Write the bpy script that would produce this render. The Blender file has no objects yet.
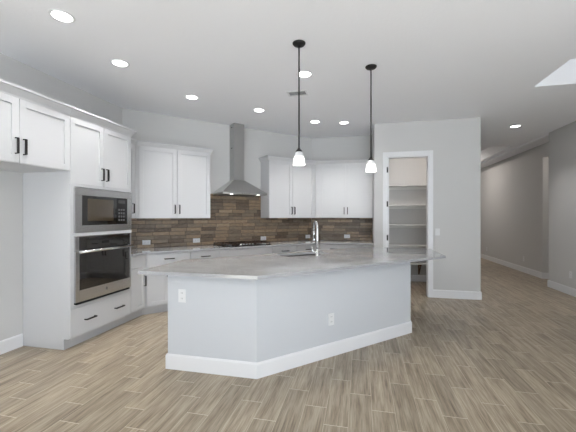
import bpy, bmesh, math
from mathutils import Vector, Matrix

C = bpy.context.scene.collection
S = bpy.context.scene
PI = math.pi
R2 = math.sqrt(0.5)

# ------------------------------------------------------------------ camera
cam_d = bpy.data.cameras.new('camera')
cam_d.sensor_width = 36.0
cam_d.lens = 325.0 / 576.0 * 36.0
cam_d.shift_y = 0.0006
cam_d.clip_start = 0.05
cam = bpy.data.objects.new('camera', cam_d)
C.objects.link(cam)
cam.location = (0, 0, 1.40)
cam.rotation_euler = (PI / 2, 0, math.radians(12.6))
S.camera = cam

# ------------------------------------------------------------------ world, daylight, exposure
world = bpy.data.worlds.new('daylight')
S.world = world
world.use_nodes = True
wn = world.node_tree
bg = wn.nodes['Background']
bg.inputs['Color'].default_value = (0.80, 0.90, 1.0, 1)
bg.inputs['Strength'].default_value = 1.0


def area(name, loc, rot, sx, sy, power, color=(1, 1, 1)):
    l = bpy.data.lights.new(name, 'AREA')
    l.shape = 'RECTANGLE'
    l.size, l.size_y = sx, sy
    l.energy = power
    l.color = color
    o = bpy.data.objects.new(name, l)
    C.objects.link(o)
    o.location = loc
    o.rotation_euler = rot
    return o


TILT = math.radians(45)   # much of it is bounced up from the sunlit ground outside
# daylight entering through the two sliding glass doors of the rear wall
SKYC = (0.82, 0.91, 1.0)
area('window_light_a', (-1.55, -4.40, 1.10), (PI / 2 + TILT, 0, 0), 2.9, 1.6, 12, SKYC)
area('window_light_b', (1.75, -4.40, 1.10), (PI / 2 + math.radians(20), 0, math.radians(14)), 2.9, 1.8, 105, SKYC)
# sun added through the same doors; its floor bounce brightens the ceiling
sun_d = bpy.data.lights.new('sun', 'SUN')
sun_d.energy = 85.0
sun_d.angle = math.radians(0.6)
sun_d.color = (0.75, 0.87, 1.0)
sun = bpy.data.objects.new('sun', sun_d)
C.objects.link(sun)
sun.location = (0, -14, 12)
sun.rotation_euler = (math.radians(54), 0, math.radians(6))

# daylight through the sliding door in the right wall, beside the camera
area('window_light_c', (3.55, -0.6, 1.25), (PI / 2 + math.radians(12), 0, PI / 2), 3.2, 2.2, 45, SKYC)

vs = S.view_settings
S.display_settings.display_device = 'sRGB'
vs.view_transform = 'Standard'
vs.look = 'None'
vs.exposure = 0.18
vs.gamma = 1.0
vs.use_curve_mapping = False
CAN_POWER = 5.8


# ------------------------------------------------------------------ materials
def lin(r, g, b):
    def f(c):
        c /= 255.0
        return c / 12.92 if c <= 0.04045 else ((c + 0.055) / 1.055) ** 2.4
    return (f(r), f(g), f(b), 1.0)


def mat(name, col, rough=0.5, metal=0.0, bump=None, emit=None, spec=0.5, coat=0.0):
    m = bpy.data.materials.new(name)
    m.use_nodes = True
    nt = m.node_tree
    p = nt.nodes['Principled BSDF']
    p.inputs['Base Color'].default_value = col
    p.inputs['Roughness'].default_value = rough
    p.inputs['Metallic'].default_value = metal
    p.inputs['Specular IOR Level'].default_value = spec
    p.inputs['Coat Weight'].default_value = coat
    if emit:
        p.inputs['Emission Color'].default_value = emit[0]
        p.inputs['Emission Strength'].default_value = emit[1]
    if bump:
        scale, strength, dist = bump
        tc = nt.nodes.new('ShaderNodeTexCoord')
        n = nt.nodes.new('ShaderNodeTexNoise')
        n.inputs['Scale'].default_value = scale
        n.inputs['Detail'].default_value = 3
        b = nt.nodes.new('ShaderNodeBump')
        b.inputs['Strength'].default_value = strength
        b.inputs['Distance'].default_value = dist
        nt.links.new(tc.outputs['Object'], n.inputs['Vector'])
        nt.links.new(n.outputs['Fac'], b.inputs['Height'])
        nt.links.new(b.outputs['Normal'], p.inputs['Normal'])
    return m


class NG:
    """small helper for writing node maths"""
    def __init__(s, m):
        s.nt = m.node_tree
        s.p = s.nt.nodes['Principled BSDF']

    def new(s, t, **k):
        n = s.nt.nodes.new(t)
        for a, v in k.items():
            setattr(n, a, v)
        return n

    def put(s, sock, v):
        if isinstance(v, (int, float)):
            sock.default_value = v
        elif isinstance(v, tuple):
            sock.default_value = v
        else:
            s.nt.links.new(v, sock)

    def m(s, op, a, b=0.0, c=None):
        n = s.new('ShaderNodeMath', operation=op)
        s.put(n.inputs[0], a)
        s.put(n.inputs[1], b)
        if c is not None:
            s.put(n.inputs[2], c)
        return n.outputs[0]

    def vec(s, x, y, z=0.0):
        n = s.new('ShaderNodeCombineXYZ')
        s.put(n.inputs[0], x)
        s.put(n.inputs[1], y)
        s.put(n.inputs[2], z)
        return n.outputs[0]

    def noise(s, v, scale=1.0, detail=3.0, rough=0.5):
        n = s.new('ShaderNodeTexNoise')
        s.put(n.inputs['Vector'], v)
        n.inputs['Scale'].default_value = scale
        n.inputs['Detail'].default_value = detail
        n.inputs['Roughness'].default_value = rough
        return n.outputs['Fac']

    def white(s, v):
        n = s.new('ShaderNodeTexWhiteNoise', noise_dimensions='3D')
        s.put(n.inputs['Vector'], v)
        return n.outputs['Value']

    def ramp(s, f, stops, interp='LINEAR'):
        n = s.new('ShaderNodeValToRGB')
        s.put(n.inputs['Fac'], f)
        cr = n.color_ramp
        cr.interpolation = interp
        while len(cr.elements) > 1:
            cr.elements.remove(cr.elements[-1])
        for i, (pos, col) in enumerate(stops):
            e = cr.elements[0] if i == 0 else cr.elements.new(pos)
            e.position = pos
            e.color = col
        return n.outputs['Color']

    def mix(s, f, a, b, blend='MIX'):
        n = s.new('ShaderNodeMix', data_type='RGBA', blend_type=blend)
        s.put(n.inputs['Factor'], f)
        s.put(n.inputs['A'], a) if False else None
        ins = [i for i in n.inputs if i.type == 'RGBA']
        s.put(ins[0], a)
        s.put(ins[1], b)
        return [o for o in n.outputs if o.type == 'RGBA'][0]

    def bump(s, h, strength=0.3, dist=0.01):
        n = s.new('ShaderNodeBump')
        n.inputs['Strength'].default_value = strength
        n.inputs['Distance'].default_value = dist
        s.put(n.inputs['Height'], h)
        return n.outputs['Normal']


M = {}
M['wall'] = mat('wall_paint', lin(204, 203, 202), 0.75, bump=(55, 0.12, 0.004))
M['island_wall'] = mat('island_grey', lin(200, 202, 206), 0.7, bump=(55, 0.10, 0.004))  # slightly cooler grey than the walls
M['ceiling'] = mat('ceiling_paint', lin(247, 247, 250), 0.85, bump=(45, 0.25, 0.006))
M['trim'] = mat('trim_white', lin(230, 230, 232), 0.4)
M['cab'] = mat('cabinet_white', lin(201, 201, 203), 0.38)
M['bronze'] = mat('dark_bronze', lin(20, 17, 15), 0.5)
M['black'] = mat('black_iron', lin(22, 21, 20), 0.5)
M['grate'] = mat('iron_tile_reflection', lin(46, 30, 21), 0.4)  # black iron tinted brown to imitate the tile reflected in it
M['blackglass'] = mat('black_glass', lin(10, 9, 8), 0.03, spec=1.0)
M['blackglass'].node_tree.nodes['Principled BSDF'].inputs['IOR'].default_value = 1.6
M['tanglass'] = mat('brown_glass', lin(66, 56, 42), 0.04, spec=1.0)
M['ctrl'] = mat('dark_control_panel', lin(24, 22, 21), 0.08, spec=0.4)
M['darkgap'] = mat('dark_gap', lin(20, 20, 20), 0.8)
M['chrome'] = mat('chrome', lin(225, 225, 225), 0.12, 1.0)
M['plate'] = mat('white_plastic', lin(222, 222, 223), 0.35)
M['slot'] = mat('socket_slot', lin(112, 111, 110), 0.6)
M['shelf'] = mat('shelf_white', lin(226, 225, 222), 0.5)
M['wood'] = mat('raw_wood', lin(120, 88, 62), 0.7)
M['ventm'] = mat('vent_white', lin(226, 226, 228), 0.5)
M['grey'] = mat('grey_emblem', lin(120, 120, 122), 0.35, 0.6)
M['lens'] = mat('lit_lens', (1, 1, 1, 1), 0.5, emit=((1.0, 0.98, 0.94, 1), 9.0))
M['bulb'] = mat('lit_bulb', (1, 1, 1, 1), 0.5, emit=((1.0, 0.96, 0.90, 1), 6.0))


def glass_mat():
    m = bpy.data.materials.new('window_glass')
    m.use_nodes = True
    nt = m.node_tree
    nt.nodes.remove(nt.nodes['Principled BSDF'])
    tr = nt.nodes.new('ShaderNodeBsdfTransparent')
    gl = nt.nodes.new('ShaderNodeBsdfGlossy')
    gl.inputs['Roughness'].default_value = 0.0
    mx = nt.nodes.new('ShaderNodeMixShader')
    mx.inputs['Fac'].default_value = 0.06
    nt.links.new(tr.outputs[0], mx.inputs[1])
    nt.links.new(gl.outputs[0], mx.inputs[2])
    nt.links.new(mx.outputs[0], nt.nodes['Material Output'].inputs['Surface'])
    return m


M['glass'] = glass_mat()


def shade_mat():
    m = mat('frosted_shade', (0.7, 0.7, 0.71, 1), 0.25, emit=((1.0, 0.98, 0.95, 1), 1.0))
    g = NG(m)
    tc = g.new('ShaderNodeTexCoord')
    sep = g.new('ShaderNodeSeparateXYZ')
    g.put(sep.inputs[0], tc.outputs['Object'])
    # the bulb lights the lower part of the frosted glass more strongly
    mr = g.new('ShaderNodeMapRange')
    g.put(mr.inputs['Value'], sep.outputs['Z'])
    mr.inputs['From Min'].default_value = 0.090
    mr.inputs['From Max'].default_value = 0.045
    mr.inputs['To Min'].default_value = 0.03
    mr.inputs['To Max'].default_value = 1.6
    g.put(g.p.inputs['Emission Strength'], mr.outputs['Result'])
    return m


M['shade'] = shade_mat()


M['hood'] = mat('hood_steel', lin(180, 180, 179), 0.3, 1.0)
M['steel'] = mat('brushed_steel', lin(205, 205, 205), 0.27, 1.0)


def quartz_mat():
    m = mat('grey_quartz', lin(170, 170, 170), 0.015, spec=0.75)
    g = NG(m)
    tc = g.new('ShaderNodeTexCoord')
    o = tc.outputs['Object']
    a = g.noise(o, 160, 3)
    b = g.noise(o, 6, 4)
    f = g.m('ADD', g.m('MULTIPLY', a, 0.75), g.m('MULTIPLY', b, 0.25))
    col = g.ramp(f, [(0.3, lin(142, 142, 144)), (0.5, lin(166, 166, 168)), (0.68, lin(190, 190, 191))])
    g.put(g.p.inputs['Base Color'], col)
    return m


M['quartz'] = quartz_mat()


def floor_mat():
    m = mat('wood_look_tile', lin(160, 145, 125), 0.35)
    g = NG(m)
    tc = g.new('ShaderNodeTexCoord')
    sep = g.new('ShaderNodeSeparateXYZ')
    g.put(sep.inputs[0], tc.outputs['Object'])
    x, y = sep.outputs['X'], sep.outputs['Y']
    W, L = 0.161, 0.625
    u = g.m('DIVIDE', g.m('SUBTRACT', x, 0.079), W)
    col = g.m('FLOOR', u)
    fu = g.m('SUBTRACT', u, col)
    v = g.m('DIVIDE', g.m('SUBTRACT', g.m('SUBTRACT', y, 2.423), g.m('MULTIPLY', col, 0.43)), L)
    row = g.m('FLOOR', v)
    fv = g.m('SUBTRACT', v, row)
    du = g.m('MULTIPLY', g.m('MINIMUM', fu, g.m('SUBTRACT', 1.0, fu)), W)
    dv = g.m('MULTIPLY', g.m('MINIMUM', fv, g.m('SUBTRACT', 1.0, fv)), L)
    gr = g.m('MAXIMUM', g.m('LESS_THAN', dv, 0.0024), g.m('MULTIPLY', g.m('LESS_THAN', du, 0.0018), 0.55))
    rnd = g.white(g.vec(col, row, 1.3))
    rnd2 = g.white(g.vec(col, row, 7.7))
    # grain streaks run along the plank; every plank takes its own piece of the pattern
    off = g.m('MULTIPLY', rnd, 37.0)
    g1 = g.noise(g.vec(g.m('MULTIPLY', x, 30), g.m('ADD', g.m('MULTIPLY', y, 2.0), off), off), 1.0, 5, 0.62)
    g2 = g.noise(g.vec(g.m('MULTIPLY', x, 120), g.m('ADD', g.m('MULTIPLY', y, 5.0), off), off), 1.0, 3, 0.6)
    gg = g.m('ADD', g.m('MULTIPLY', g1, 0.6), g.m('MULTIPLY', g2, 0.4))
    wood = g.ramp(gg, [(0.30, lin(96, 82, 66)), (0.45, lin(147, 133, 114)), (0.57, lin(174, 161, 142)),
                       (0.76, lin(198, 187, 168))])
    val = g.m('MULTIPLY_ADD', rnd2, 0.22, 0.80)
    hsv = g.new('ShaderNodeHueSaturation')
    g.put(hsv.inputs['Value'], val)
    g.put(hsv.inputs['Color'], wood)
    colr = g.mix(gr, hsv.outputs['Color'], lin(206, 196, 178))
    g.put(g.p.inputs['Base Color'], colr)
    g.put(g.p.inputs['Roughness'], g.m('MULTIPLY_ADD', g2, 0.15, 0.30))
    h = g.m('SUBTRACT', g.m('MULTIPLY', gg, 0.3), gr)
    g.put(g.p.inputs['Normal'], g.bump(h, 0.25, 0.002))
    return m


M['floor'] = floor_mat()


def tile_mat():
    m = mat('glossy_brick_tile', lin(110, 95, 80), 0.15)
    g = NG(m)
    uv = g.new('ShaderNodeUVMap')
    sep = g.new('ShaderNodeSeparateXYZ')
    g.put(sep.inputs[0], uv.outputs['UV'])
    x, y = sep.outputs['X'], sep.outputs['Y']
    W, H = 0.255, 0.0622
    v = g.m('DIVIDE', y, H)
    row = g.m('FLOOR', v)
    fv = g.m('SUBTRACT', v, row)
    sh = g.white(g.vec(row, 3.1, 0.0))
    u = g.m('ADD', g.m('DIVIDE', x, W), sh)
    col = g.m('FLOOR', u)
    fu = g.m('SUBTRACT', u, col)
    du = g.m('MULTIPLY', g.m('MINIMUM', fu, g.m('SUBTRACT', 1.0, fu)), W)
    dv = g.m('MULTIPLY', g.m('MINIMUM', fv, g.m('SUBTRACT', 1.0, fv)), H)
    edge = g.m('MINIMUM', du, dv)
    gr = g.m('LESS_THAN', edge, 0.0028)
    rnd = g.white(g.vec(col, row, 2.2))
    n1 = g.noise(g.vec(g.m('MULTIPLY', x, 14), g.m('MULTIPLY', y, 50), rnd), 1.0, 4, 0.6)
    f = g.m('SUBTRACT', g.m('ADD', g.m('MULTIPLY', rnd, 0.58), g.m('MULTIPLY', n1, 0.70)), 0.10)
    c = g.ramp(f, [(0.08, lin(84, 70, 58)), (0.35, lin(116, 101, 86)), (0.55, lin(134, 120, 104)),
                   (0.72, lin(152, 129, 105)), (0.92, lin(168, 150, 128))])
    c = g.mix(gr, c, lin(70, 60, 50))
    g.put(g.p.inputs['Base Color'], c)
    g.put(g.p.inputs['Roughness'], g.m('MULTIPLY_ADD', gr, 0.6, 0.10))
    wav = g.noise(g.vec(g.m('ADD', g.m('MULTIPLY', x, 13), g.m('MULTIPLY', rnd, 20)), g.m('MULTIPLY', y, 48), 0.0), 1.0, 3)
    soft = g.m('MINIMUM', g.m('DIVIDE', edge, 0.006), 1.0)
    h = g.m('ADD', g.m('MULTIPLY', wav, 1.0), g.m('MULTIPLY', soft, 0.5))
    g.put(g.p.inputs['Normal'], g.bump(h, 1.0, 0.011))
    return m


M['tile'] = tile_mat()


# ------------------------------------------------------------------ mesh builder
class MB:
    def __init__(s):
        s.bm = bmesh.new()

    def _tag(s, before):
        return [f for f in s.bm.faces if f not in before]

    def box(s, x0, x1, y0, y1, z0, z1, bev=0.0):
        b = bmesh.new()
        vs_ = [b.verts.new((x, y, z)) for x in (x0, x1) for y in (y0, y1) for z in (z0, z1)]
        for q in ((0, 1, 3, 2), (4, 6, 7, 5), (0, 4, 5, 1), (2, 3, 7, 6), (0, 2, 6, 4), (1, 5, 7, 3)):
            b.faces.new([vs_[i] for i in q])
        bmesh.ops.recalc_face_normals(b, faces=b.faces[:])
        if bev > 0:
            bmesh.ops.bevel(b, geom=b.edges[:], offset=bev, segments=2, affect='EDGES', profile=0.6)
        s._merge(b)
        return s

    def _merge(s, b):
        me = bpy.data.meshes.new('tmp')
        b.to_mesh(me)
        b.free()
        s.bm.from_mesh(me)
        bpy.data.meshes.remove(me)

    def prism(s, poly, z0, z1, bev=0.0, hole=None):
        b = bmesh.new()

        def loop(pl, z):
            return [b.verts.new((p[0], p[1], z)) for p in pl]
        lo, hi = loop(poly, z0), loop(poly, z1)
        n = len(poly)
        side = []
        for i in range(n):
            side.append(b.faces.new((lo[i], lo[(i + 1) % n], hi[(i + 1) % n], hi[i])))
        if hole:
            hl, hh = loop(hole, z0), loop(hole, z1)
            k = len(hole)
            for i in range(k):
                b.faces.new((hl[i], hh[i], hh[(i + 1) % k], hl[(i + 1) % k]))
            # six-sided slab around a four-sided opening
            for a, c in ((lo, hl), (hi, hh)):
                b.faces.new((a[1], a[2], c[1], c[0]))
                b.faces.new((a[2], a[3], a[4], c[2], c[1]))
                b.faces.new((a[4], a[5], c[3], c[2]))
                b.faces.new((a[5], a[0], a[1], c[0], c[3]))
        else:
            b.faces.new(lo[::-1])
            b.faces.new(hi)
        bmesh.ops.recalc_face_normals(b, faces=b.faces[:])
        if bev > 0:
            es = [e for e in b.edges if abs(e.verts[0].co.z - e.verts[1].co.z) < 1e-6 and e.is_manifold and e.calc_face_angle(0) > 0.5]
            bmesh.ops.bevel(b, geom=es, offset=bev, segments=2, affect='EDGES', profile=0.6)
        s._merge(b)
        return s

    def rings(s, rings, cap=True, smooth=True):
        b = bmesh.new()
        rr = [[b.verts.new(p) for p in r] for r in rings]
        n = len(rr[0])
        for a, c in zip(rr, rr[1:]):
            for i in range(n):
                f = b.faces.new((a[i], a[(i + 1) % n], c[(i + 1) % n], c[i]))
                f.smooth = smooth
        if cap:
            b.faces.new(rr[0][::-1])
            b.faces.new(rr[-1])
        bmesh.ops.recalc_face_normals(b, faces=b.faces[:])
        s._merge(b)
        return s

    def lathe(s, prof, n=24, cx=0, cy=0, cap=True):
        return s.rings([[(cx + r * math.cos(2 * PI * i / n), cy + r * math.sin(2 * PI * i / n), z) for i in range(n)]
                        for r, z in prof], cap)

    def tube(s, pts, r, n=10, twist=0.0, smooth=True):
        pts = [Vector(p) for p in pts]
        rs = r if isinstance(r, (list, tuple)) else [r] * len(pts)
        rings = []
        up = None
        for i, p in enumerate(pts):
            d = (pts[min(i + 1, len(pts) - 1)] - pts[max(i - 1, 0)]).normalized()
            if up is None:
                up = Vector((0, 0, 1)) if abs(d.z) < 0.9 else Vector((1, 0, 0))
            a = (up - d * up.dot(d)).normalized()
            bq = d.cross(a)
            up = a
            k = 1.0
            if 0 < i < len(pts) - 1:
                d1 = (p - pts[i - 1]).normalized()
                d2 = (pts[i + 1] - p).normalized()
                ca = max(0.5, math.sqrt(max(0.0, (1 + d1.dot(d2)) / 2)))
                k = 1 / ca if n <= 4 else 1.0
            rings.append([tuple(p + (a * math.cos(2 * PI * j / n + twist) + bq * math.sin(2 * PI * j / n + twist)) * rs[i] * k)
                          for j in range(n)])
        return s.rings(rings, True, smooth)

    def sweep(s, path, prof, g0=None, g1=None):
        """profile (out, z) swept along a plan path; 'out' lies to the right of travel"""
        path = [Vector((p[0], p[1])) for p in path]
        n = len(path)
        rings = []
        for i in range(n):
            pin = path[i - 1] if i > 0 else (Vector(g0) if g0 else None)
            pout = path[i + 1] if i < n - 1 else (Vector(g1) if g1 else None)
            ns = []
            if pin is not None:
                d = (path[i] - pin).normalized()
                ns.append(Vector((d.y, -d.x)))
            if pout is not None:
                d = (pout - path[i]).normalized()
                ns.append(Vector((d.y, -d.x)))
            m = ns[0] if len(ns) == 1 else (ns[0] + ns[1]) / (1 + ns[0].dot(ns[1]))
            rings.append([(path[i].x + m.x * o, path[i].y + m.y * o, z) for o, z in prof])
        return s.rings(rings, True, False)

    def xform(s, mtx):
        bmesh.ops.transform(s.bm, matrix=mtx, verts=s.bm.verts[:])
        return s

    def build(s, name, m, parent=None, label=None, loc=None):
        me = bpy.data.meshes.new(name)
        s.bm.to_mesh(me)
        s.bm.free()
        me.materials.append(m)
        o = bpy.data.objects.new(name, me)
        C.objects.link(o)
        if parent:
            o.parent = parent
        if label:
            o['label'] = label
        if loc:
            o.location = loc
        return o


def thing(name, label, cat, loc=(0, 0, 0), rz=0.0, group=None):
    o = bpy.data.objects.new(name, None)
    C.objects.link(o)
    o.empty_display_size = 0.1
    o.location = loc
    o.rotation_euler = (0, 0, rz)
    return tag(o, label, cat, group)


def tag(o, label, cat, group=None):
    o['label'] = label
    o['category'] = cat
    if group:
        o['group'] = group
    return o


def struct(name, mb, m):
    o = mb.build(name, m)
    o['kind'] = 'structure'
    return o


# ------------------------------------------------------------------ plan of the room
H = 3.06
XL = -3.57                      # left wall
PX, PY = -3.57, 4.315           # left wall meets the diagonal wall
YB = 6.865                      # back wall
QX, QY = PX + (YB - PY), YB     # diagonal wall meets the back wall
XP0, XP1, YP = 0.24, 1.965, 6.03  # pantry block
XR, YJ = 3.65, 7.44             # right wall and its end
XH = 3.99                       # hall wall
YE = 13.4
YR = -4.5                       # rear wall behind the camera


def DG(t, n):
    return (PX + (t + n) * R2, PY + (t - n) * R2)


struct('floor', MB().box(-3.75, 5.6, -4.65, 13.55, -0.1, 0), M['floor'])

# ceiling with its two raised trays
xs = [-3.75, 2.165, 2.45, 3.3, 3.5, 5.6]
ys = [-4.65, 0.6, 4.75, 8.62, 12.4, 13.55]
cb = MB()
b = bmesh.new()


def quad(*p):
    b.faces.new([b.verts.new(q) for q in p])


TR1 = (2.165, 3.3, 0.6, 4.75, 3.37)
TR2 = (2.45, 3.5, 8.62, 12.4, 3.34)
for i in range(5):
    for j in range(5):
        x0, x1, y0, y1 = xs[i], xs[i + 1], ys[j], ys[j + 1]
        cx, cy = (x0 + x1) / 2, (y0 + y1) / 2
        z = H
        for t in (TR1, TR2):
            if t[0] < cx < t[1] and t[2] < cy < t[3]:
                z = t[4]
        quad((x0, y0, z), (x0, y1, z), (x1, y1, z), (x1, y0, z))
for x0, x1, y0, y1, z in (TR1, TR2):
    quad((x0, y0, H), (x0, y1, H), (x0, y1, z), (x0, y0, z))
    quad((x1, y0, H), (x1, y0, z), (x1, y1, z), (x1, y1, H))
    quad((x0, y0, H), (x0, y0, z), (x1, y0, z), (x1, y0, H))
    quad((x0, y1, H), (x1, y1, H), (x1, y1, z), (x0, y1, z))
# roof slab above, so that no daylight leaks in
x0, x1, y0, y1, z = -3.75, 5.6, -4.65, 13.55, 3.55
quad((x0, y0, z), (x1, y0, z), (x1, y1, z), (x0, y1, z))
quad((x0, y0, H), (x1, y0, H), (x1, y0, z), (x0, y0, z))
quad((x0, y1, H), (x0, y1, z), (x1, y1, z), (x1, y1, H))
quad((x0, y0, H), (x0, y0, z), (x0, y1, z), (x0, y1, H))
quad((x1, y0, H), (x1, y1, H), (x1, y1, z), (x1, y0, z))
bmesh.ops.remove_doubles(b, verts=b.verts[:], dist=1e-5)
cb._merge(b)
struct('ceiling', cb, M['ceiling'])

W_ = 0.12
struct('wall_left', MB().prism([(XL, YR), (PX, PY), (PX - W_, PY + 0.05), (XL - W_, YR)], 0, H), M['wall'])
struct('wall_diagonal', MB().prism([(PX, PY), (QX, QY), (QX - 0.05, QY + W_), (PX - W_, PY + 0.05)], 0, H), M['wall'])
struct('wall_back', MB().prism([(QX, QY), (XP0, QY), (XP0, QY + W_), (QX - 0.05, QY + W_)], 0, H), M['wall'])
DX0, DX1, DZ = 0.470, 1.152, 2.455
struct('wall_pantry', MB().box(XP0, DX0, YP, YP + W_, 0, H).box(DX1, XP1, YP, YP + W_, 0, H)
       .box(DX0, DX1, YP, YP + W_, DZ, H), M['wall'])
struct('wall_pantry_left', MB().box(XP0, XP0 + W_, YP + W_, 7.55, 0, H), M['wall'])
struct('wall_pantry_right', MB().box(XP1 - W_, XP1, YP + W_, YE, 0, H), M['wall'])
struct('wall_pantry_back', MB().box(XP0 + W_, XP1 - W_, 7.43, 7.55, 0, H), M['wall'])
struct('wall_right', MB().box(XR, XR + W_, YR, -2.3, 0, H).box(XR, XR + W_, 1.1, YJ, 0, H)
       .box(XR, XR + W_, -2.3, 1.1, 2.46, H), M['wall'])
struct('wall_passage', MB().box(XR + W_, 5.5, YJ - W_, YJ, 0, H), M['wall'])
struct('wall_passage_end', MB().box(5.5, 5.6, YJ - W_, 8.49, 0, H), M['wall'])
struct('wall_hall', MB().box(XH, XH + W_, 8.37, YE, 0, H).box(XH + W_, 5.5, 8.37, 8.49, 0, H)
       .box(XH, XH + W_, YJ, 8.37, 2.73, H), M['wall'])
struct('trim_2', MB().box(XR, XH, YJ, YE, 3.02, 3.075), M['ceiling'])   # slightly lower strip of ceiling in the hall
struct('wall_hall_end', MB().box(XP1 - W_, XH + W_, YE, YE + W_, 0, H), M['wall'])
# rear wall behind the camera, with two sliding glass doors
struct('wall_rear', MB().box(XL - W_, -3.05, YR - W_, YR, 0, H).box(-0.05, 0.25, YR - W_, YR, 0, H)
       .box(3.25, XR + W_, YR - W_, YR, 0, H).box(-3.05, -0.05, YR - W_, YR, 2.46, H)
       .box(0.25, 3.25, YR - W_, YR, 2.46, H), M['wall'])
for k, x0, x1 in ((1, -3.05, -0.05), (2, 0.25, 3.25), (3, 0.0, 3.4)):
    fr = MB()
    fr.box(x0, x0 + 0.07, YR - 0.09, YR - 0.02, 0, 2.46).box(x1 - 0.07, x1, YR - 0.09, YR - 0.02, 0, 2.46)
    fr.box(x0 + 0.07, x1 - 0.07, YR - 0.09, YR - 0.02, 2.39, 2.46).box(x0 + 0.07, x1 - 0.07, YR - 0.09, YR - 0.02, 0, 0.07)
    fr.box((x0 + x1) / 2 - 0.05, (x0 + x1) / 2 + 0.05, YR - 0.09, YR - 0.02, 0.07, 2.39)
    w = struct('window_%d' % k, fr, M['trim'])
    MB().box(x0 + 0.07, x1 - 0.07, YR - 0.06, YR - 0.05, 0.07, 2.39).build('pane', M['glass'], w)
    if k == 3:      # turned into the right wall
        w.location = (XR - YR, -2.3, 0)
        w.rotation_euler = (0, 0, PI / 2)
        w.location = (XR + W_ + YR, -2.3, 0)

BP = [(0, 0), (0.015, 0), (0.015, 0.122), (0.008, 0.136), (0, 0.136)]


def base(name, *paths):
    mb = MB()
    for p in paths:
        mb.sweep(p, BP)
    return struct(name, mb, M['trim'])


base('baseboard_left', [(XL, YR), (XL, 2.80)])
base('baseboard_right', [(4.4, YJ), (XR, YJ), (XR, 1.1)])
base('baseboard_hall', [(XH, YE), (XH, 8.37), (5.5, 8.37)])
base('baseboard_pantry', [(1.221, YP), (XP1, YP), (XP1, YE)], [(XP0, 6.215), (XP0, YP), (0.387, YP)])
base('baseboard_pantry_inside', [(XP0 + W_, 7.43), (XP1 - W_, 7.43)])
base('baseboard_hall_end', [(XP1, YE), (XH, YE)])

# casing and jamb of the pantry doorway
cs = MB()
cs.box(0.387, 0.449, YP - 0.018, YP, 0, 2.54, 0.004).box(1.158, 1.221, YP - 0.018, YP, 0, 2.54, 0.004)
cs.box(0.449, 1.158, YP - 0.018, YP, 2.461, 2.54, 0.004)
cs.box(0.449, DX0 + 0.014, YP - 0.012, YP + W_ + 0.01, 0, DZ).box(DX1 - 0.014, DX1 + 0.006, YP - 0.012, YP + W_ + 0.01, 0, DZ)
cs.box(DX0 + 0.014, DX1 - 0.014, YP - 0.012, YP + W_ + 0.01, DZ - 0.014, DZ + 0.006)
cs.box(DX0 + 0.014, DX0 + 0.026, YP + 0.03, YP + 0.065, 0, DZ - 0.014)
trim = struct('trim_1', cs, M['trim'])
# the door itself is swung open into the pantry against its left wall
dm = MB()
dm.box(0, 0.64, 0, 0.035, 0.012, 2.435, 0.002)
for z0, z1 in ((0.2, 1.0), (1.12, 2.3)):
    dm.box(0.11, 0.53, -0.004, 0.001, z0, z1, 0.003)
dr = struct('door_1', dm, M['trim'])
dr.location = (DX0 + 0.016, YP + W_ + 0.02, 0)
dr.rotation_euler = (0, 0, math.radians(97))
for z in (2.226, 1.62, 1.022, 0.30):
    MB().box(0.451, 0.470, YP - 0.0145, YP - 0.012, z - 0.048, z + 0.048).lathe(
        [(0.006, z - 0.05), (0.006, z + 0.05)], 10, 0.470, YP - 0.0145).build('hinge', M['black'], trim, 'black door hinge')

# ------------------------------------------------------------------ cabinets
ROT_L, ROT_D, ROT_B = PI / 2, PI / 4, 0.0
CROWN = [(0, 2.445), (0.012, 2.445), (0.018, 2.462), (0.052, 2.512), (0.068, 2.518), (0.068, 2.54), (0, 2.54)]

CROWN_S = [(0, 2.445), (0.010, 2.445), (0.014, 2.456), (0.038, 2.496), (0.048, 2.500), (0.048, 2.518), (0, 2.518)]


def handle(parent, kind, x, z, yf, ln=0.135):
    """square bar pull standing 3 cm off the front at yf"""
    r = 0.0072
    a, o = ln / 2, 0.032
    if kind == 'v':
        pts = [(x, yf + 0.001, z - a), (x, yf - o, z - a), (x, yf - o, z + a), (x, yf + 0.001, z + a)]
    else:
        pts = [(x - a, yf + 0.001, z), (x - a, yf - o, z), (x + a, yf - o, z), (x + a, yf + 0.001, z)]
    return MB().tube(pts, r, 4, PI / 4, False).build('handle', M['bronze'], parent)


def door(parent, x0, x1, z0, z1, d, hnd=None, name='door'):
    g = 0.0022
    x0, x1, z0, z1 = x0 + g, x1 - g, z0 + g, z1 - g
    st = min(0.062, (x1 - x0) * 0.28)
    yb, yf = -d, -d - 0.02
    mb = MB()
    mb.box(x0, x0 + st, yf, yb, z0, z1, 0.0015).box(x1 - st, x1, yf, yb, z0, z1, 0.0015)
    mb.box(x0 + st, x1 - st, yf, yb, z0, z0 + st, 0.0015).box(x0 + st, x1 - st, yf, yb, z1 - st, z1, 0.0015)
    mb.box(x0 + st - 0.002, x1 - st + 0.002, yf + 0.011, yb, z0 + st - 0.002, z1 - st + 0.002)
    o = mb.build(name, M['cab'], parent)
    for h in hnd or []:
        handle(o, h[0], h[1], h[2], yf, *(h[3:]))
    return o


def drawer(parent, x0, x1, z0, z1, d, hnd=None):
    g = 0.0022
    o = MB().box(x0 + g, x1 - g, -d - 0.02, -d, z0 + g, z1 - g, 0.002).build('drawer', M['cab'], parent)
    for h in hnd or []:
        handle(o, h[0], h[1], h[2], -d - 0.02, *(h[3:]))
    return o


UP = 'white wall cabinets'
LOW = 'white base cabinets'

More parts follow.
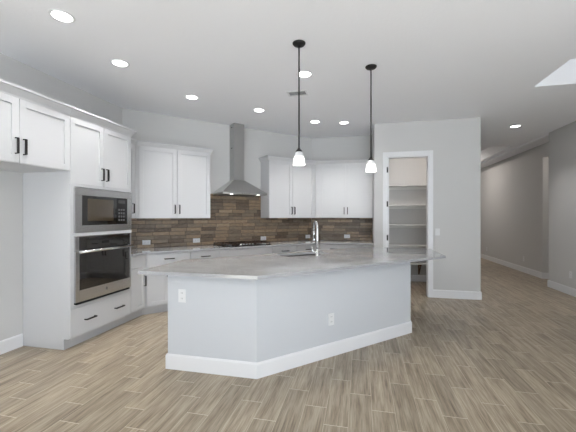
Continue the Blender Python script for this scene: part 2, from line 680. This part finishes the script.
# cabinet over the fridge space
Y0 = 1.78
r = thing('wall_cabinet', 'deep white two-door cabinet over the empty fridge space, left picture edge', 'cabinet', (XL, Y0, 0), ROT_L, UP)
w = 2.806 - Y0
MB().box(0, w, -0.60, -0.002, 1.87, 2.46).build('body', M['cab'], r)
sp = 2.291 - Y0
door(r, 0.0, sp, 1.872, 2.445, 0.60, [('v', sp - 0.035, 2.02)])
door(r, sp, w, 1.872, 2.445, 0.60, [('v', sp + 0.035, 2.02)])
MB().sweep([(0, -0.602), (w, -0.602)], CROWN).build('crown', M['cab'], r)

# tall oven cabinet
Y0 = 2.808
w = 3.724 - Y0
r = thing('oven_cabinet', 'tall white cabinet housing the microwave and wall oven', 'cabinet', (XL, Y0, 0), ROT_L)
cb = MB()
cb.box(0, 0.02, -0.60, -0.002, 0.112, 2.46).box(0, 0.02, -0.54, -0.002, 0, 0.112)
cb.box(w - 0.02, w, -0.60, -0.002, 0.112, 2.46).box(w - 0.02, w, -0.54, -0.002, 0, 0.112)
cb.box(0.02, w - 0.02, -0.02, -0.002, 0.11, 2.46)
cb.box(0.02, w - 0.02, -0.60, -0.02, 1.715, 2.46).box(0.02, w - 0.02, -0.60, -0.02, 0.112, 0.44)
cb.box(0.02, w - 0.02, -0.60, -0.02, 1.188, 1.206)
cb.box(0.02, 0.045, -0.60, -0.02, 0.44, 1.715).box(w - 0.03, w - 0.02, -0.60, -0.02, 0.44, 1.715)
# face frame flush with the fronts, around the two appliances
cb.box(0, 0.043, -0.62, -0.60, 0.43, 1.74).box(w - 0.02, w, -0.62, -0.60, 0.43, 1.74)
cb.box(0.043, w - 0.02, -0.62, -0.60, 1.715, 1.74).box(0.043, w - 0.02, -0.62, -0.60, 0.43, 0.458)
cb.box(0.033, w - 0.02, -0.643, -0.60, 1.1885, 1.2225)
cb.build('body', M['cab'], r)
MB().box(0.02, w - 0.02, -0.54, -0.10, 0, 0.112).build('toe_kick', M['cab'], r)
sp = 3.263 - Y0
door(r, 0, sp, 1.742, 2.445, 0.60, [('v', sp - 0.035, 1.885)])
door(r, sp, w, 1.742, 2.445, 0.60, [('v', sp + 0.035, 1.885)])
drawer(r, 0, w, 0.118, 0.428, 0.60, [('h', 3.055 - Y0, 0.272), ('h', 3.50 - Y0, 0.272)])
MB().sweep([(0, -0.602), (w, -0.602), (w, -0.003)], CROWN).build('crown', M['cab'], r)

# microwave, built into the upper niche
r = thing('microwave', 'built-in stainless microwave above the wall oven', 'microwave', (XL, 2.842, 1.224), ROT_L)
w, h = 0.861, 0.482
fm = MB()
gx0, gx1, gz0, gz1 = 0.088, 0.782, 0.078, 0.402
fm.box(0.0, w, -0.645, -0.624, 0.0, gz0, 0.003).box(0.0, w, -0.645, -0.624, gz1, h, 0.003)
fm.box(0.0, gx0, -0.645, -0.624, gz0, gz1).box(gx1, w, -0.645, -0.624, gz0, gz1)
fm.build('frame', M['steel'], r)
MB().box(0.03, w - 0.03, -0.622, -0.03, 0.0, h - 0.01).build('casing', M['darkgap'], r)
mw_door = MB().box(gx0, 0.60, -0.640, -0.624, gz0, gz1).build('door', M['blackglass'], r, 'dark glass microwave door')
MB().box(0.165, 0.55, -0.6412, -0.640, gz0 + 0.045, gz1 - 0.03).build('window', M['tanglass'], mw_door, 'brownish see-through window')
cp = MB().box(0.602, gx1, -0.640, -0.624, gz0, gz1).build('control_panel', M['ctrl'], r)
MB().box(0.625, 0.745, -0.642, -0.640, gz1 - 0.065, gz1 - 0.025).build('display', M['blackglass'], cp)
for i in range(4):
    for j in range(3):
        MB().box(0.632 + j * 0.04, 0.656 + j * 0.04, -0.6415, -0.640, 0.12 + i * 0.042, 0.142 + i * 0.042).build('button', M['grey'], cp)

# wall oven
r = thing('wall_oven', 'built-in stainless wall oven with black glass below the microwave', 'oven', (XL, 2.846, 0.459), ROT_L)
w, h = 0.845, 0.727
MB().box(0.03, w - 0.03, -0.622, -0.03, 0.0, h - 0.01).build('casing', M['darkgap'], r)
cp = MB()
cp.box(0, w, -0.642, -0.624, 0.720, h).box(0, 0.05, -0.642, -0.624, 0.575, 0.720).box(w - 0.02, w, -0.642, -0.624, 0.575, 0.720)
cpo = cp.build('control_panel', M['steel'], r)
MB().box(0.05, w - 0.02, -0.643, -0.624, 0.582, 0.720).build('control_glass', M['blackglass'], cpo, 'black control glass')
MB().box(0.36, 0.47, -0.6436, -0.643, 0.63, 0.66).build('display', M['ctrl'], cpo)
dd = MB()
dd.box(0, 0.052, -0.645, -0.624, 0.025, 0.572, 0.002).box(w - 0.022, w, -0.645, -0.624, 0.025, 0.572, 0.002)
dd.box(0.052, w - 0.022, -0.645, -0.624, 0.540, 0.572).box(0.052, w - 0.022, -0.645, -0.624, 0.025, 0.150)
ddo = dd.build('door', M['steel'], r)
MB().box(0.052, w - 0.022, -0.644, -0.624, 0.150, 0.540).build('window', M['blackglass'], ddo, 'black oven window')
hb = MB()
hb.tube([(0.02, -0.690, 0.562), (w - 0.02, -0.690, 0.562)], 0.016, 14)
for x in (0.06, w - 0.06):
    hb.tube([(x, -0.640, 0.562), (x, -0.690, 0.562)], 0.008, 8)
hb.build('handle', M['chrome'], ddo, 'polished bar handle')
em = MB().lathe([(0.017, 0), (0.017, 0.002)], 24)
em.xform(Matrix.Translation((0.43, -0.645, 0.095)) @ Matrix.Rotation(PI / 2, 4, 'X'))
emo = em.build('emblem', M['grey'], ddo, 'small round maker emblem')
MB().box(0.02, w - 0.02, -0.642, -0.624, 0.001, 0.022).build('vent_gap', M['darkgap'], r, 'dark vent gap under the door')

# narrow wall cabinet in the corner
ZU0, ZU1 = 1.37, 2.46
DU = 0.325
yi = PY + (0.143 - 0.345) * R2
Y0 = 3.728
r = thing('wall_cabinet', 'narrow white wall cabinet beside the tall oven cabinet', 'cabinet', (XL, Y0, 0), ROT_L, UP)
t_in = 0.135
yb_ = PY + (t_in - DU) * R2
MB().prism([(0, 0), (0, -DU), (yb_ - Y0, -DU), (PY - Y0 - 0.002, -0.002)], ZU0, ZU1).build('body', M['cab'], r)
door(r, 0.0, yi - Y0 - 0.012, ZU0, 2.445, DU, [('v', yi - Y0 - 0.07, 1.515)])
MB().sweep([(0.075, -DU - 0.002), (yb_ - Y0, -DU - 0.002)], CROWN_S, None, (yb_ - Y0 + R2, -DU - R2)).build('crown', M['cab'], r)

# diagonal wall, cabinet left of the hood
r = thing('wall_cabinet', 'white two-door wall cabinet left of the range hood', 'cabinet', (PX, PY, 0), ROT_D, UP)
MB().prism([(0.004, -0.002), (0.139, -DU), (1.273, -DU), (1.273, -0.002)], ZU0, ZU1).build('body', M['cab'], r)
door(r, 0.185, 0.735, ZU0, 2.445, DU, [('v', 0.700, 1.51)])
door(r, 0.735, 1.273, ZU0, 2.445, DU, [('v', 0.770, 1.51)])
MB().sweep([(0.137, -DU - 0.002), (1.273, -DU - 0.002), (1.273, 0)], CROWN_S, (0.137 - R2, -DU - 0.002 - R2)).build('crown', M['cab'], r)

# diagonal wall, cabinet right of the hood
T1 = (QX - PX) / R2
te = T1 - math.tan(PI / 8) * DU
r = thing('wall_cabinet', 'white two-door wall cabinet right of the range hood', 'cabinet', (PX, PY, 0), ROT_D, UP)
MB().prism([(2.385, -0.002), (2.385, -DU), (te - 0.002, -DU), (T1 - 0.003, -0.002)], ZU0, ZU1).build('body', M['cab'], r)
door(r, 2.385, 2.90, ZU0, 2.445, DU, [('v', 2.868, 1.51)])
door(r, 2.90, 3.42, ZU0, 2.445, DU, [('v', 2.932, 1.51)])
MB().sweep([(2.385, 0), (2.385, -DU - 0.002), (te, -DU - 0.002)], CROWN_S, None, (te + R2, -DU - 0.002 - R2)).build('crown', M['cab'], r)

# back wall cabinet
xq = QX + math.tan(PI / 8) * DU
r = thing('wall_cabinet', 'white two-door wall cabinet nearest the pantry doorway', 'cabinet', (0, YB, 0), ROT_B, UP)
MB().prism([(QX + 0.005, -0.002), (xq + 0.003, -DU), (XP0 - 0.002, -DU), (XP0 - 0.002, -0.002)], ZU0, ZU1).build('body', M['cab'], r)
door(r, -0.815, -0.285, ZU0, 2.445, DU, [('v', -0.318, 1.51)])
door(r, -0.285, XP0 - 0.012, ZU0, 2.445, DU, [('v', -0.252, 1.51)])
MB().sweep([(xq, -DU - 0.002), (XP0 - 0.002, -DU - 0.002)], CROWN_S, (xq - R2, -DU - 0.002 - R2)).build('crown', M['cab'], r)

# base cabinets
ZT, ZC = 0.112, 0.868
DB, DK = 0.62, 0.57             # carcass front, toe kick (fronts add 2 cm)
tn = math.tan(PI / 8)
t_c = tn * DB
Y0 = 3.728
yc = PY - tn * DB
yk = PY - tn * DK
r = thing('base_cabinet', 'narrow white base cabinet right beside the tall oven cabinet', 'cabinet', (XL, Y0, 0), ROT_L, LOW)
DL = 0.60
ycl = PY + (0.0) - (DB * R2 - (DL - DB * R2))   # x = XL + DL on the diagonal front line
tl = (DL - DB * R2) / R2
ycl = PY + (tl - DB) * R2
MB().prism([(0, -0.002), (0, -DL), (ycl - Y0, -DL), (PY - Y0 - 0.003, -0.002)], ZT, ZC).build('body', M['cab'], r)
DKL = 0.54
tk = (DKL - DK * R2) / R2
ykl = PY + (tk - DK) * R2
MB().prism([(0, -0.10), (0, -DKL), (ykl - Y0, -DKL), (PY - Y0 - 0.045, -0.10)], 0, ZT).build('toe_kick', M['cab'], r)
tf = (DL + 0.02 - (DB + 0.02) * R2) / R2
yf_ = PY + (tf - DB - 0.02) * R2
drawer(r, 0, yf_ - Y0 - 0.01, 0.70, 0.860, DL)
door(r, 0, yf_ - Y0 - 0.01, 0.118, 0.695, DL, [('v', yf_ - Y0 - 0.045, 0.50)])

tb = T1 - tn * DB
kb = T1 - tn * DK
segs = [('white base cabinet with one wide drawer handle, in the corner left of the cooktop', 0.0, 0.86),
        ('white base cabinet immediately left of the cooktop cabinet', 0.86, 1.325),
        ('white base cabinet directly under the cooktop', 1.325, 2.285),
        ('white base cabinet immediately right of the cooktop cabinet', 2.285, 2.80),
        ('white base cabinet in the corner behind the faucet', 2.80, 3.4)]
for i, (lab, a, c) in enumerate(segs):
    r = thing('base_cabinet', lab, 'cabinet', (PX, PY, 0), ROT_D, LOW)
    al, ar = a + 0.001, c - 0.001
    if i == 0:
        poly = [(0.005, -0.004), (tl + 0.003, -DB), (ar, -DB), (ar, -0.002)]
        kp = [(tk * 0.2 + 0.04, -0.10), (tk + 0.003, -DK), (ar, -DK), (ar, -0.10)]
        al = tf + 0.012
    elif i == 4:
        poly = [(al, -0.002), (al, -DB), (tb - 0.003, -DB), (T1 - 0.005, -0.004)]
        kp = [(al, -0.10), (al, -DK), (kb - 0.003, -DK), (T1 - 0.05, -0.10)]
        ar = T1 - tn * (DB + 0.02) - 0.012
    else:
        poly = [(al, -0.002), (al, -DB), (ar, -DB), (ar, -0.002)]
        kp = [(al, -0.10), (al, -DK), (ar, -DK), (ar, -0.10)]
    MB().prism(poly, ZT, ZC).build('body', M['cab'], r)
    MB().prism(kp, 0, ZT).build('toe_kick', M['cab'], r)
    mid = (al + ar) / 2
    if i == 2:
        drawer(r, al, ar, 0.70, 0.860, DB)
    else:
        drawer(r, al, ar, 0.70, 0.860, DB, [('h', mid, 0.785)])
    if ar - al > 0.55:
        door(r, al, mid, 0.118, 0.695, DB, [('v', mid - 0.035, 0.60)])
        door(r, mid, ar, 0.118, 0.695, DB, [('v', mid + 0.035, 0.60)])
    else:
        door(r, al, ar, 0.118, 0.695, DB, [('v', ar - 0.04, 0.60)])

xb = QX + tn * DB
r = thing('base_cabinet', 'white base cabinet on the back wall beside the pantry', 'cabinet', (0, YB, 0), ROT_B, LOW)
xe = XP0 - 0.002
MB().prism([(QX + 0.006, -0.004), (xb + 0.003, -DB), (xe, -DB), (xe, -0.002)], ZT, ZC).build('body', M['cab'], r)
MB().prism([(QX + 0.05, -0.10), (QX + tn * DK + 0.003, -DK), (xe, -DK), (xe, -0.10)], 0, ZT).build('toe_kick', M['cab'], r)
xa = QX + tn * (DB + 0.02) + 0.012
xm = (xa + xe) / 2
for a, c, hx in ((xa, xm, xm - 0.035), (xm, xe, xm + 0.035)):
    drawer(r, a, c, 0.70, 0.860, DB, [('h', (a + c) / 2, 0.785)])
    door(r, a, c, 0.118, 0.695, DB, [('v', hx, 0.60)])

# perimeter countertop: one continuous slab along the three walls
FN = DB + 0.045
tq = (0.645 - FN * R2) / R2
xf = QX + tn * FN
poly = [(XL + 0.002, 3.728), (XL + 0.645, 3.728), DG(tq, FN), (xf, YB - FN), (XP0 - 0.002, YB - FN), (XP0 - 0.002, YB - 0.002),
        (QX + 0.001, YB - 0.002), (PX + 0.002, PY - 0.001)]
o = MB().prism(poly, 0.869, 0.90, 0.003).build('countertop', M['quartz'])
tag(o, 'grey quartz countertop running along the walls under the backsplash', 'countertop')

# backsplash of glossy brick tiles
pb = MB()
bm = pb.bm
uvl = bm.loops.layers.uv.new('UVMap')


def strip(p, q, n, s0, z0, z1, th=0.010):
    """tile skin of thickness th from p to q in plan, out along n; u runs along the wall in metres"""
    L_ = math.hypot(q[0] - p[0], q[1] - p[1])
    v = [bm.verts.new((a[0] + n[0] * o_, a[1] + n[1] * o_, z)) for a in (p, q) for o_ in (0.001, th) for z in (z0, z1)]
    for f4, us in (((2, 3, 7, 6), (0, 0, L_, L_)), ((0, 4, 5, 1), (0, L_, L_, 0)), ((1, 5, 7, 3), (0, L_, L_, 0)),
                   ((0, 2, 6, 4), (0, 0, L_, L_)), ((0, 1, 3, 2), (0, 0, 0, 0)), ((4, 6, 7, 5), (L_,) * 4)):
        f = bm.faces.new([v[i] for i in f4])
        for lp, uu in zip(f.loops, us):
            lp[uvl].uv = (s0 + uu, lp.vert.co.z - 0.90)


nd = (R2, -R2)
ZS = 0.9005
strip((XL, 3.728), (PX, PY - 0.006), (1, 0), 0.0, ZS, ZU0 - 0.001)
strip(DG(0.006, 0), DG(1.2745, 0), nd, 0.6, ZS, ZU0 - 0.001)
strip(DG(1.2745, 0), DG(2.3835, 0), nd, 0.6 + 1.2685, ZS, 1.80)
strip(DG(2.3835, 0), DG(T1 - 0.006, 0), nd, 0.6 + 2.3775, ZS, ZU0 - 0.001)
strip((QX + 0.006, YB), (XP0 - 0.002, YB), (0, -1), 4.4, ZS, ZU0 - 0.001)
bmesh.ops.recalc_face_normals(bm, faces=bm.faces[:])
o = pb.build('backsplash', M['tile'])
tag(o, 'glossy brown and grey brick tile backsplash behind the cooktop', 'backsplash')

# ------------------------------------------------------------------ range hood
HT = 1.85
ox, oy = DG(HT, 0)
r = thing('range_hood', 'stainless chimney range hood above the cooktop', 'range hood', (ox, oy, 0), ROT_D)
hw = 0.415
mb = MB()
lo = [(-hw, -0.012), (-hw, -0.48), (hw, -0.48), (hw, -0.012)]


def at(pl, z):
    return [(p[0], p[1], z) for p in pl]


hi = [(-0.105, -0.012), (-0.105, -0.205), (0.105, -0.205), (0.105, -0.012)]
mb.rings([at(lo, 1.775), at(lo, 1.81), at(hi, 2.045)], True, False)
mb.build('canopy', M['hood'], r)
MB().box(-0.10, 0.10, -0.20, -0.002, 2.046, H - 0.002).build('chimney', M['hood'], r)
for z in (2.62, 2.99):
    MB().box(-0.1012, -0.1, -0.13, -0.07, z, z + 0.012).build('vent_slot', M['darkgap'], r)
fl = MB()
for x0 in (-0.33, 0.01):
    fl.box(x0, x0 + 0.32, -0.42, -0.06, 1.772, 1.776)
fl.build('filter', M['grey'], r, 'metal mesh grease filter')
for x in (-0.25, 0.25):
    MB().lathe([(0.028, 1.7735), (0.028, 1.776)], 20, x, -0.45).build('lamp', M['lens'], r, 'small lit hood lamp')
for i in range(4):
    q = MB().lathe([(0.008, 0), (0.008, 0.003)], 12)
    q.xform(Matrix.Translation((-0.06 + i * 0.04, -0.480, 1.792)) @ Matrix.Rotation(PI / 2, 4, 'X'))
    q.build('button', M['grey'], r)

# ------------------------------------------------------------------ cooktop
ox, oy = DG(1.84, 0.355)
r = thing('cooktop', 'black gas cooktop with iron grates set on the grey counter', 'cooktop', (ox, oy, 0.90), ROT_D)
MB().box(-0.44, 0.44, -0.25, 0.25, 0.0, 0.012, 0.003).build('tray', M['ctrl'], r)
for x, y, s_ in ((-0.29, 0.12, 0.04), (-0.29, -0.10, 0.035), (0.0, 0.05, 0.05), (0.29, 0.12, 0.035), (0.29, -0.10, 0.04)):
    bn = MB().lathe([(s_ + 0.012, 0.012), (s_ + 0.01, 0.022), (s_, 0.024)], 20, x, y).build('burner', M['grey'], r)
    MB().lathe([(s_, 0.0245), (s_, 0.031), (s_ - 0.008, 0.034)], 20, x, y).build('burner_cap', M['black'], bn)
for gx in (-0.29, 0.0, 0.29):
    g_ = MB()
    y0_, y1_ = (-0.22, 0.23) if gx else (-0.10, 0.23)
    for x in (-0.138, 0.138):
        g_.box(gx + x - 0.006, gx + x + 0.006, y0_, y1_, 0.036, 0.05)
    for y in (y0_ + 0.006, (y0_ + y1_) / 2, y1_ - 0.006):
        g_.box(gx - 0.138, gx + 0.138, y - 0.006, y + 0.006, 0.037, 0.049)
    for x in (-0.05, 0.05):
        g_.box(gx + x - 0.005, gx + x + 0.005, y0_, y1_, 0.038, 0.05)
    for x in (-0.138, 0.138):
        for y in (y0_ + 0.008, y1_ - 0.008):
            g_.box(gx + x - 0.007, gx + x + 0.007, y - 0.007, y + 0.007, 0.012, 0.037)
    g_.build('grate', M['grate'], r)
for i in range(5):
    x = -0.11 + i * 0.055
    MB().lathe([(0.020, 0.012), (0.019, 0.034), (0.016, 0.037)], 18, x, -0.185).build('knob', M['chrome'], r)

# ------------------------------------------------------------------ island
r = thing('kitchen_island', 'angled grey island with white baseboard in the middle of the floor', 'kitchen island', (-0.87, 2.67, 0))
LX, LY = -0.87, 2.67
body = [(-1.735, 2.684), (-0.877, 2.684), (0.588, 4.149), (0.588, 5.17), (0.0, 5.17), (-1.735, 3.435)]
body = [(x - LX, y - LY) for x, y in body]
sc = Vector((-0.72, 4.14))
tv, nv = Vector((R2, R2)), Vector((-R2, R2))


def sk(a, c, ox=0.0, oy=0.0):
    p = sc + tv * a + nv * c
    return (p.x - ox, p.y - oy)


MB().prism(body, 0, 0.884, 0.0, [sk(-0.345, -0.18, LX, LY), sk(0.345, -0.18, LX, LY), sk(0.345, 0.18, LX, LY),
                                 sk(-0.345, 0.18, LX, LY)]).build('body', M['island_wall'], r)
MB().sweep([body[5], body[0], body[1], body[2], body[3]], BP).build('baseboard', M['trim'], r, 'white island baseboard')

# sink opening, parallel to the angled sides
hole = [sk(-0.325, -0.16), sk(0.325, -0.16), sk(0.325, 0.16), sk(-0.325, 0.16)]
top = [(-1.94, 2.54), (-0.82, 2.53), (1.025, 4.335), (1.025, 5.25), (0.0, 5.25), (-1.94, 3.31)]
o = MB().prism(top, 0.8845, 0.914, 0.0, hole).build('island_countertop', M['quartz'])
tag(o, 'angled grey quartz slab overhanging the island', 'countertop')
r = thing('sink', 'undermount steel sink in the island top behind the faucet', 'sink', (sc.x, sc.y, 0.66), PI / 4)
bs = MB()
bs.box(-0.335, 0.335, -0.17, 0.17, 0.0, 0.006)
bs.box(-0.335, -0.329, -0.17, 0.17, 0.006, 0.224).box(0.329, 0.335, -0.17, 0.17, 0.006, 0.224)
bs.box(-0.329, 0.329, -0.17, -0.164, 0.006, 0.224).box(-0.329, 0.329, 0.164, 0.17, 0.006, 0.224)
bs.build('basin', M['steel'], r)
MB().lathe([(0.045, 0.006), (0.04, 0.009)], 20, 0, 0).build('drain', M['chrome'], r)

# faucet
fx, fy = -0.515, 3.935
r = thing('faucet', 'tall chrome pull-down gooseneck faucet on the island', 'faucet', (fx, fy, 0.914), math.radians(22))
MB().lathe([(0.028, 0.0), (0.028, 0.006), (0.021, 0.012), (0.021, 0.075), (0.016, 0.085)], 24).build('base', M['chrome'], r)
pts = [(0, 0, 0.08), (0, 0, 0.20), (0, 0, 0.335)]
for i in range(1, 10):
    a = PI * i / 9
    pts.append((0, 0.085 - 0.085 * math.cos(a), 0.335 + 0.085 * math.sin(a)))
pts.append((0, 0.17, 0.30))
MB().tube(pts, 0.0145, 14).build('spout', M['chrome'], r)
sh_ = MB().lathe([(0.0145, 0.300), (0.017, 0.27), (0.018, 0.20), (0.021, 0.185), (0.020, 0.178)], 18, 0, 0.17).build('spray_head', M['chrome'], r)
MB().box(-0.009, 0.009, 0.147, 0.154, 0.205, 0.255, 0.002).build('spray_button', M['black'], sh_)
MB().tube([(-0.018, 0, 0.05), (-0.05, 0, 0.055), (-0.062, 0, 0.075), (-0.066, 0, 0.135)], [0.012, 0.011, 0.008, 0.006], 12).build('lever', M['chrome'], r)


# ------------------------------------------------------------------ outlets and switches
def plate(name, label, cat, p, rz, kind='outlet', horiz=False, group=None):
    """wall plate; local +x right, -y out of the wall"""
    r_ = thing(name, label, cat, p, rz, group)
    rot = Matrix.Rotation(PI / 2, 4, 'Y') if horiz else Matrix()
    MB().box(-0.037, 0.037, -0.006, 0.0, -0.060, 0.060, 0.002).xform(rot).build('cover_plate', M['plate'], r_)
    if kind == 'outlet':
        for s_ in (-1, 1):
            f_ = MB().box(-0.017, 0.017, -0.008, -0.006, s_ * 0.025 - 0.016, s_ * 0.025 + 0.016, 0.0008).xform(rot).build('socket', M['plate'], r_)
            MB().box(-0.008, -0.005, -0.0085, -0.008, s_ * 0.025 - 0.004, s_ * 0.025 + 0.008).box(
                0.005, 0.008, -0.0085, -0.008, s_ * 0.025 - 0.004, s_ * 0.025 + 0.008).xform(rot).build('slot', M['slot'], f_)
    else:
        MB().box(-0.017, 0.017, -0.0095, -0.006, -0.033, 0.033, 0.001).build('rocker', M['plate'], r_)
    return r_


G = 'backsplash outlets'
labs = ['white outlet at the left end of the backsplash beside the oven', 'white backsplash outlet just left of the cooktop',
        'white backsplash outlet at the right end of the cooktop', 'white backsplash outlet just left of the tall faucet']
for (t, z), lab in zip(((0.34, 0.985), (1.14, 0.985), (2.44, 0.975), (3.50, 0.975)), labs):
    x, y = DG(t, 0.0105)
    plate('outlet', lab, 'outlet', (x, y, z), ROT_D, horiz=True, group=G)
plate('outlet', 'white backsplash outlet on the back wall right of the faucet', 'outlet', (-0.276, YB - 0.0105, 0.985), 0, horiz=True, group=G)
plate('outlet', 'white outlet high on the left face of the island', 'outlet', (-1.588, 2.683, 0.676), 0)
plate('outlet', 'white outlet low on the long angled face of the island', 'outlet', (-0.290, 3.270, 0.37), PI / 4)
plate('light_switch', 'white rocker switch on the wall right of the pantry doorway', 'light switch', (1.293, YP - 0.001, 1.13), 0, 'switch')
plate('outlet', 'white outlet on the right wall near the picture edge', 'outlet', (XR - 0.001, 6.737, 0.36), -PI / 2)
plate('outlet', 'white outlet on the hall wall, the nearer of two', 'outlet', (XH - 0.001, 9.227, 0.335), -PI / 2)
plate('outlet', 'small white outlet far down the hall beside the pantry corner', 'outlet', (XH - 0.001, 11.667, 0.345), -PI / 2)

# ------------------------------------------------------------------ pantry shelves
labs = ['topmost white shelf in the pantry', 'second white pantry shelf from the top', 'third white pantry shelf from the top',
        'fourth pantry shelf, just above the island top', 'lowest pantry shelf, seen under the island overhang']
for z, lab in zip((2.055, 1.640, 1.225, 0.792, 0.420), labs):
    r = thing('pantry_shelf', lab, 'shelf', (1.1025, 7.43, z), 0, 'pantry shelves')
    MB().box(-0.740, 0.740, -0.30, -0.001, -0.02, 0.0, 0.002).build('board', M['shelf'], r)
    MB().box(-0.740, 0.740, -0.018, -0.001, -0.075, -0.021).build('cleat', M['shelf'], r)
    if z < 0.5:
        br = MB().box(0.10, 0.125, -0.28, -0.019, -0.045, -0.021).box(0.10, 0.125, -0.045, -0.0195, -0.26, -0.045)
        br.tube([(0.1125, -0.26, -0.045), (0.1125, -0.045, -0.25)], 0.010, 4, PI / 4, False)
        br.build('bracket', M['wood'], r, 'brown wooden shelf bracket')

# ------------------------------------------------------------------ pendants
for (x, y, zb), lab in (((-0.576, 3.061, 1.893), 'left pendant lamp with white glass shade, hanging nearer'),
                        ((0.112, 3.715, 1.895), 'right pendant lamp with white glass shade, hanging farther back')):
    r = thing('pendant_lamp', lab, 'pendant lamp', (x, y, zb), 0, 'pendants over the island')
    zt = H - zb
    MB().lathe([(0.012, zt - 0.03), (0.05, zt - 0.022), (0.062, zt - 0.008), (0.062, zt - 0.0005)], 28).build('canopy', M['bronze'], r)
    MB().tube([(0, 0, 0.15), (0, 0, zt - 0.029)], 0.0075, 10).build('rod', M['bronze'], r)
    MB().lathe([(0.033, 0.124), (0.030, 0.135), (0.014, 0.152), (0.010, 0.165)], 24).build('socket_cap', M['bronze'], r)
    out = [(0.031, 0.124), (0.042, 0.105), (0.050, 0.07), (0.055, 0.035), (0.059, 0.0)]
    inn = [(0.055, 0.002), (0.051, 0.035), (0.046, 0.07), (0.038, 0.102), (0.027, 0.119)]
    MB().lathe(out + inn, 32, cap=True).build('shade', M['shade'], r, 'white frosted glass bell shade')
    MB().lathe([(0.012, 0.10), (0.022, 0.075), (0.024, 0.05), (0.014, 0.03), (0.004, 0.026)], 16).build('bulb', M['bulb'], r)
    l = bpy.data.lights.new('pendant_light', 'POINT')
    l.energy = 3
    l.shadow_soft_size = 0.06
    l.color = (1, 0.95, 0.88)
    lo_ = bpy.data.objects.new('pendant_light', l)
    C.objects.link(lo_)
    lo_.location = (x, y, zb - 0.07)

# ------------------------------------------------------------------ recessed lights
cans = [(-2.415, 2.22, 'round recessed light nearest the top left corner of the picture'),
        (-2.543, 3.038, 'round recessed light above the tall oven cabinet doors'),
        (-2.29, 4.122, 'round recessed light between the oven cabinet and the hood'),
        (-1.549, 4.854, 'round recessed light just right of the hood chimney'),
        (-0.639, 3.742, 'round recessed light right beside the left pendant rod, near the ceiling vent'),
        (-0.78, 5.657, 'left one of the close pair of recessed lights between the pendants'),
        (-0.287, 5.829, 'right one of the close pair of recessed lights between the pendants'),
        (2.778, 6.743, 'round recessed light by the hall, right of the pantry wall')]
for x, y, lab in cans:
    r = thing('recessed_light', lab, 'ceiling light', (x, y, H), 0, 'recessed ceiling lights')
    MB().lathe([(0.072, -0.0005), (0.072, -0.004), (0.080, -0.009), (0.092, -0.006), (0.096, -0.0005)], 32, cap=False).build('trim_ring', M['trim'], r)
    MB().lathe([(0.072, -0.003), (0.070, -0.006)], 32).build('lens', M['lens'], r)
    l = bpy.data.lights.new('can_light', 'AREA')
    l.shape = 'DISK'
    l.size = 0.13
    l.spread = math.radians(100)
    l.energy = CAN_POWER
    l.color = (1.0, 0.99, 0.98)
    lo_ = bpy.data.objects.new('can_light', l)
    C.objects.link(lo_)
    lo_.location = (x, y, H - 0.012)
# unseen lamps of the hall and the pantry; the passage one added to brighten it
for x, y, z, e in ((2.75, 11.2, 3.30, 22), (1.1, 6.24, 3.03, 10), (4.75, 7.95, 3.03, 7)):
    l = bpy.data.lights.new('unseen_lamp', 'AREA')
    l.shape = 'DISK'
    l.size = 0.16
    l.energy = e
    l.color = (1.0, 0.93, 0.86)
    lo_ = bpy.data.objects.new('unseen_lamp', l)
    C.objects.link(lo_)
    lo_.location = (x, y, z)

# ------------------------------------------------------------------ ceiling vent
r = thing('ceiling_vent', 'white slatted air vent in the ceiling behind the left pendant rod', 'air vent', (-0.83, 4.30, H))
fr = MB()
a, c = 0.135, 0.085
fr.box(-a, a, -c, -c + 0.022, -0.008, -0.0005).box(-a, a, c - 0.022, c, -0.008, -0.0005)
fr.box(-a, -a + 0.022, -c + 0.022, c - 0.022, -0.008, -0.0005).box(a - 0.022, a, -c + 0.022, c - 0.022, -0.008, -0.0005)
fr.build('frame', M['ventm'], r)
MB().box(-a + 0.022, a - 0.022, -c + 0.022, c - 0.022, -0.002, -0.0005).build('opening', M['slot'], r, 'dark vent opening')
for i in range(5):
    y = -c + 0.036 + i * 0.0245
    s_ = MB().box(-a + 0.022, a - 0.022, -0.0065, 0.0065, -0.0008, 0.0008)
    s_.xform(Matrix.Translation((0, y, -0.007)) @ Matrix.Rotation(math.radians(24), 4, 'X'))
    s_.build('slat', M['ventm'], r)
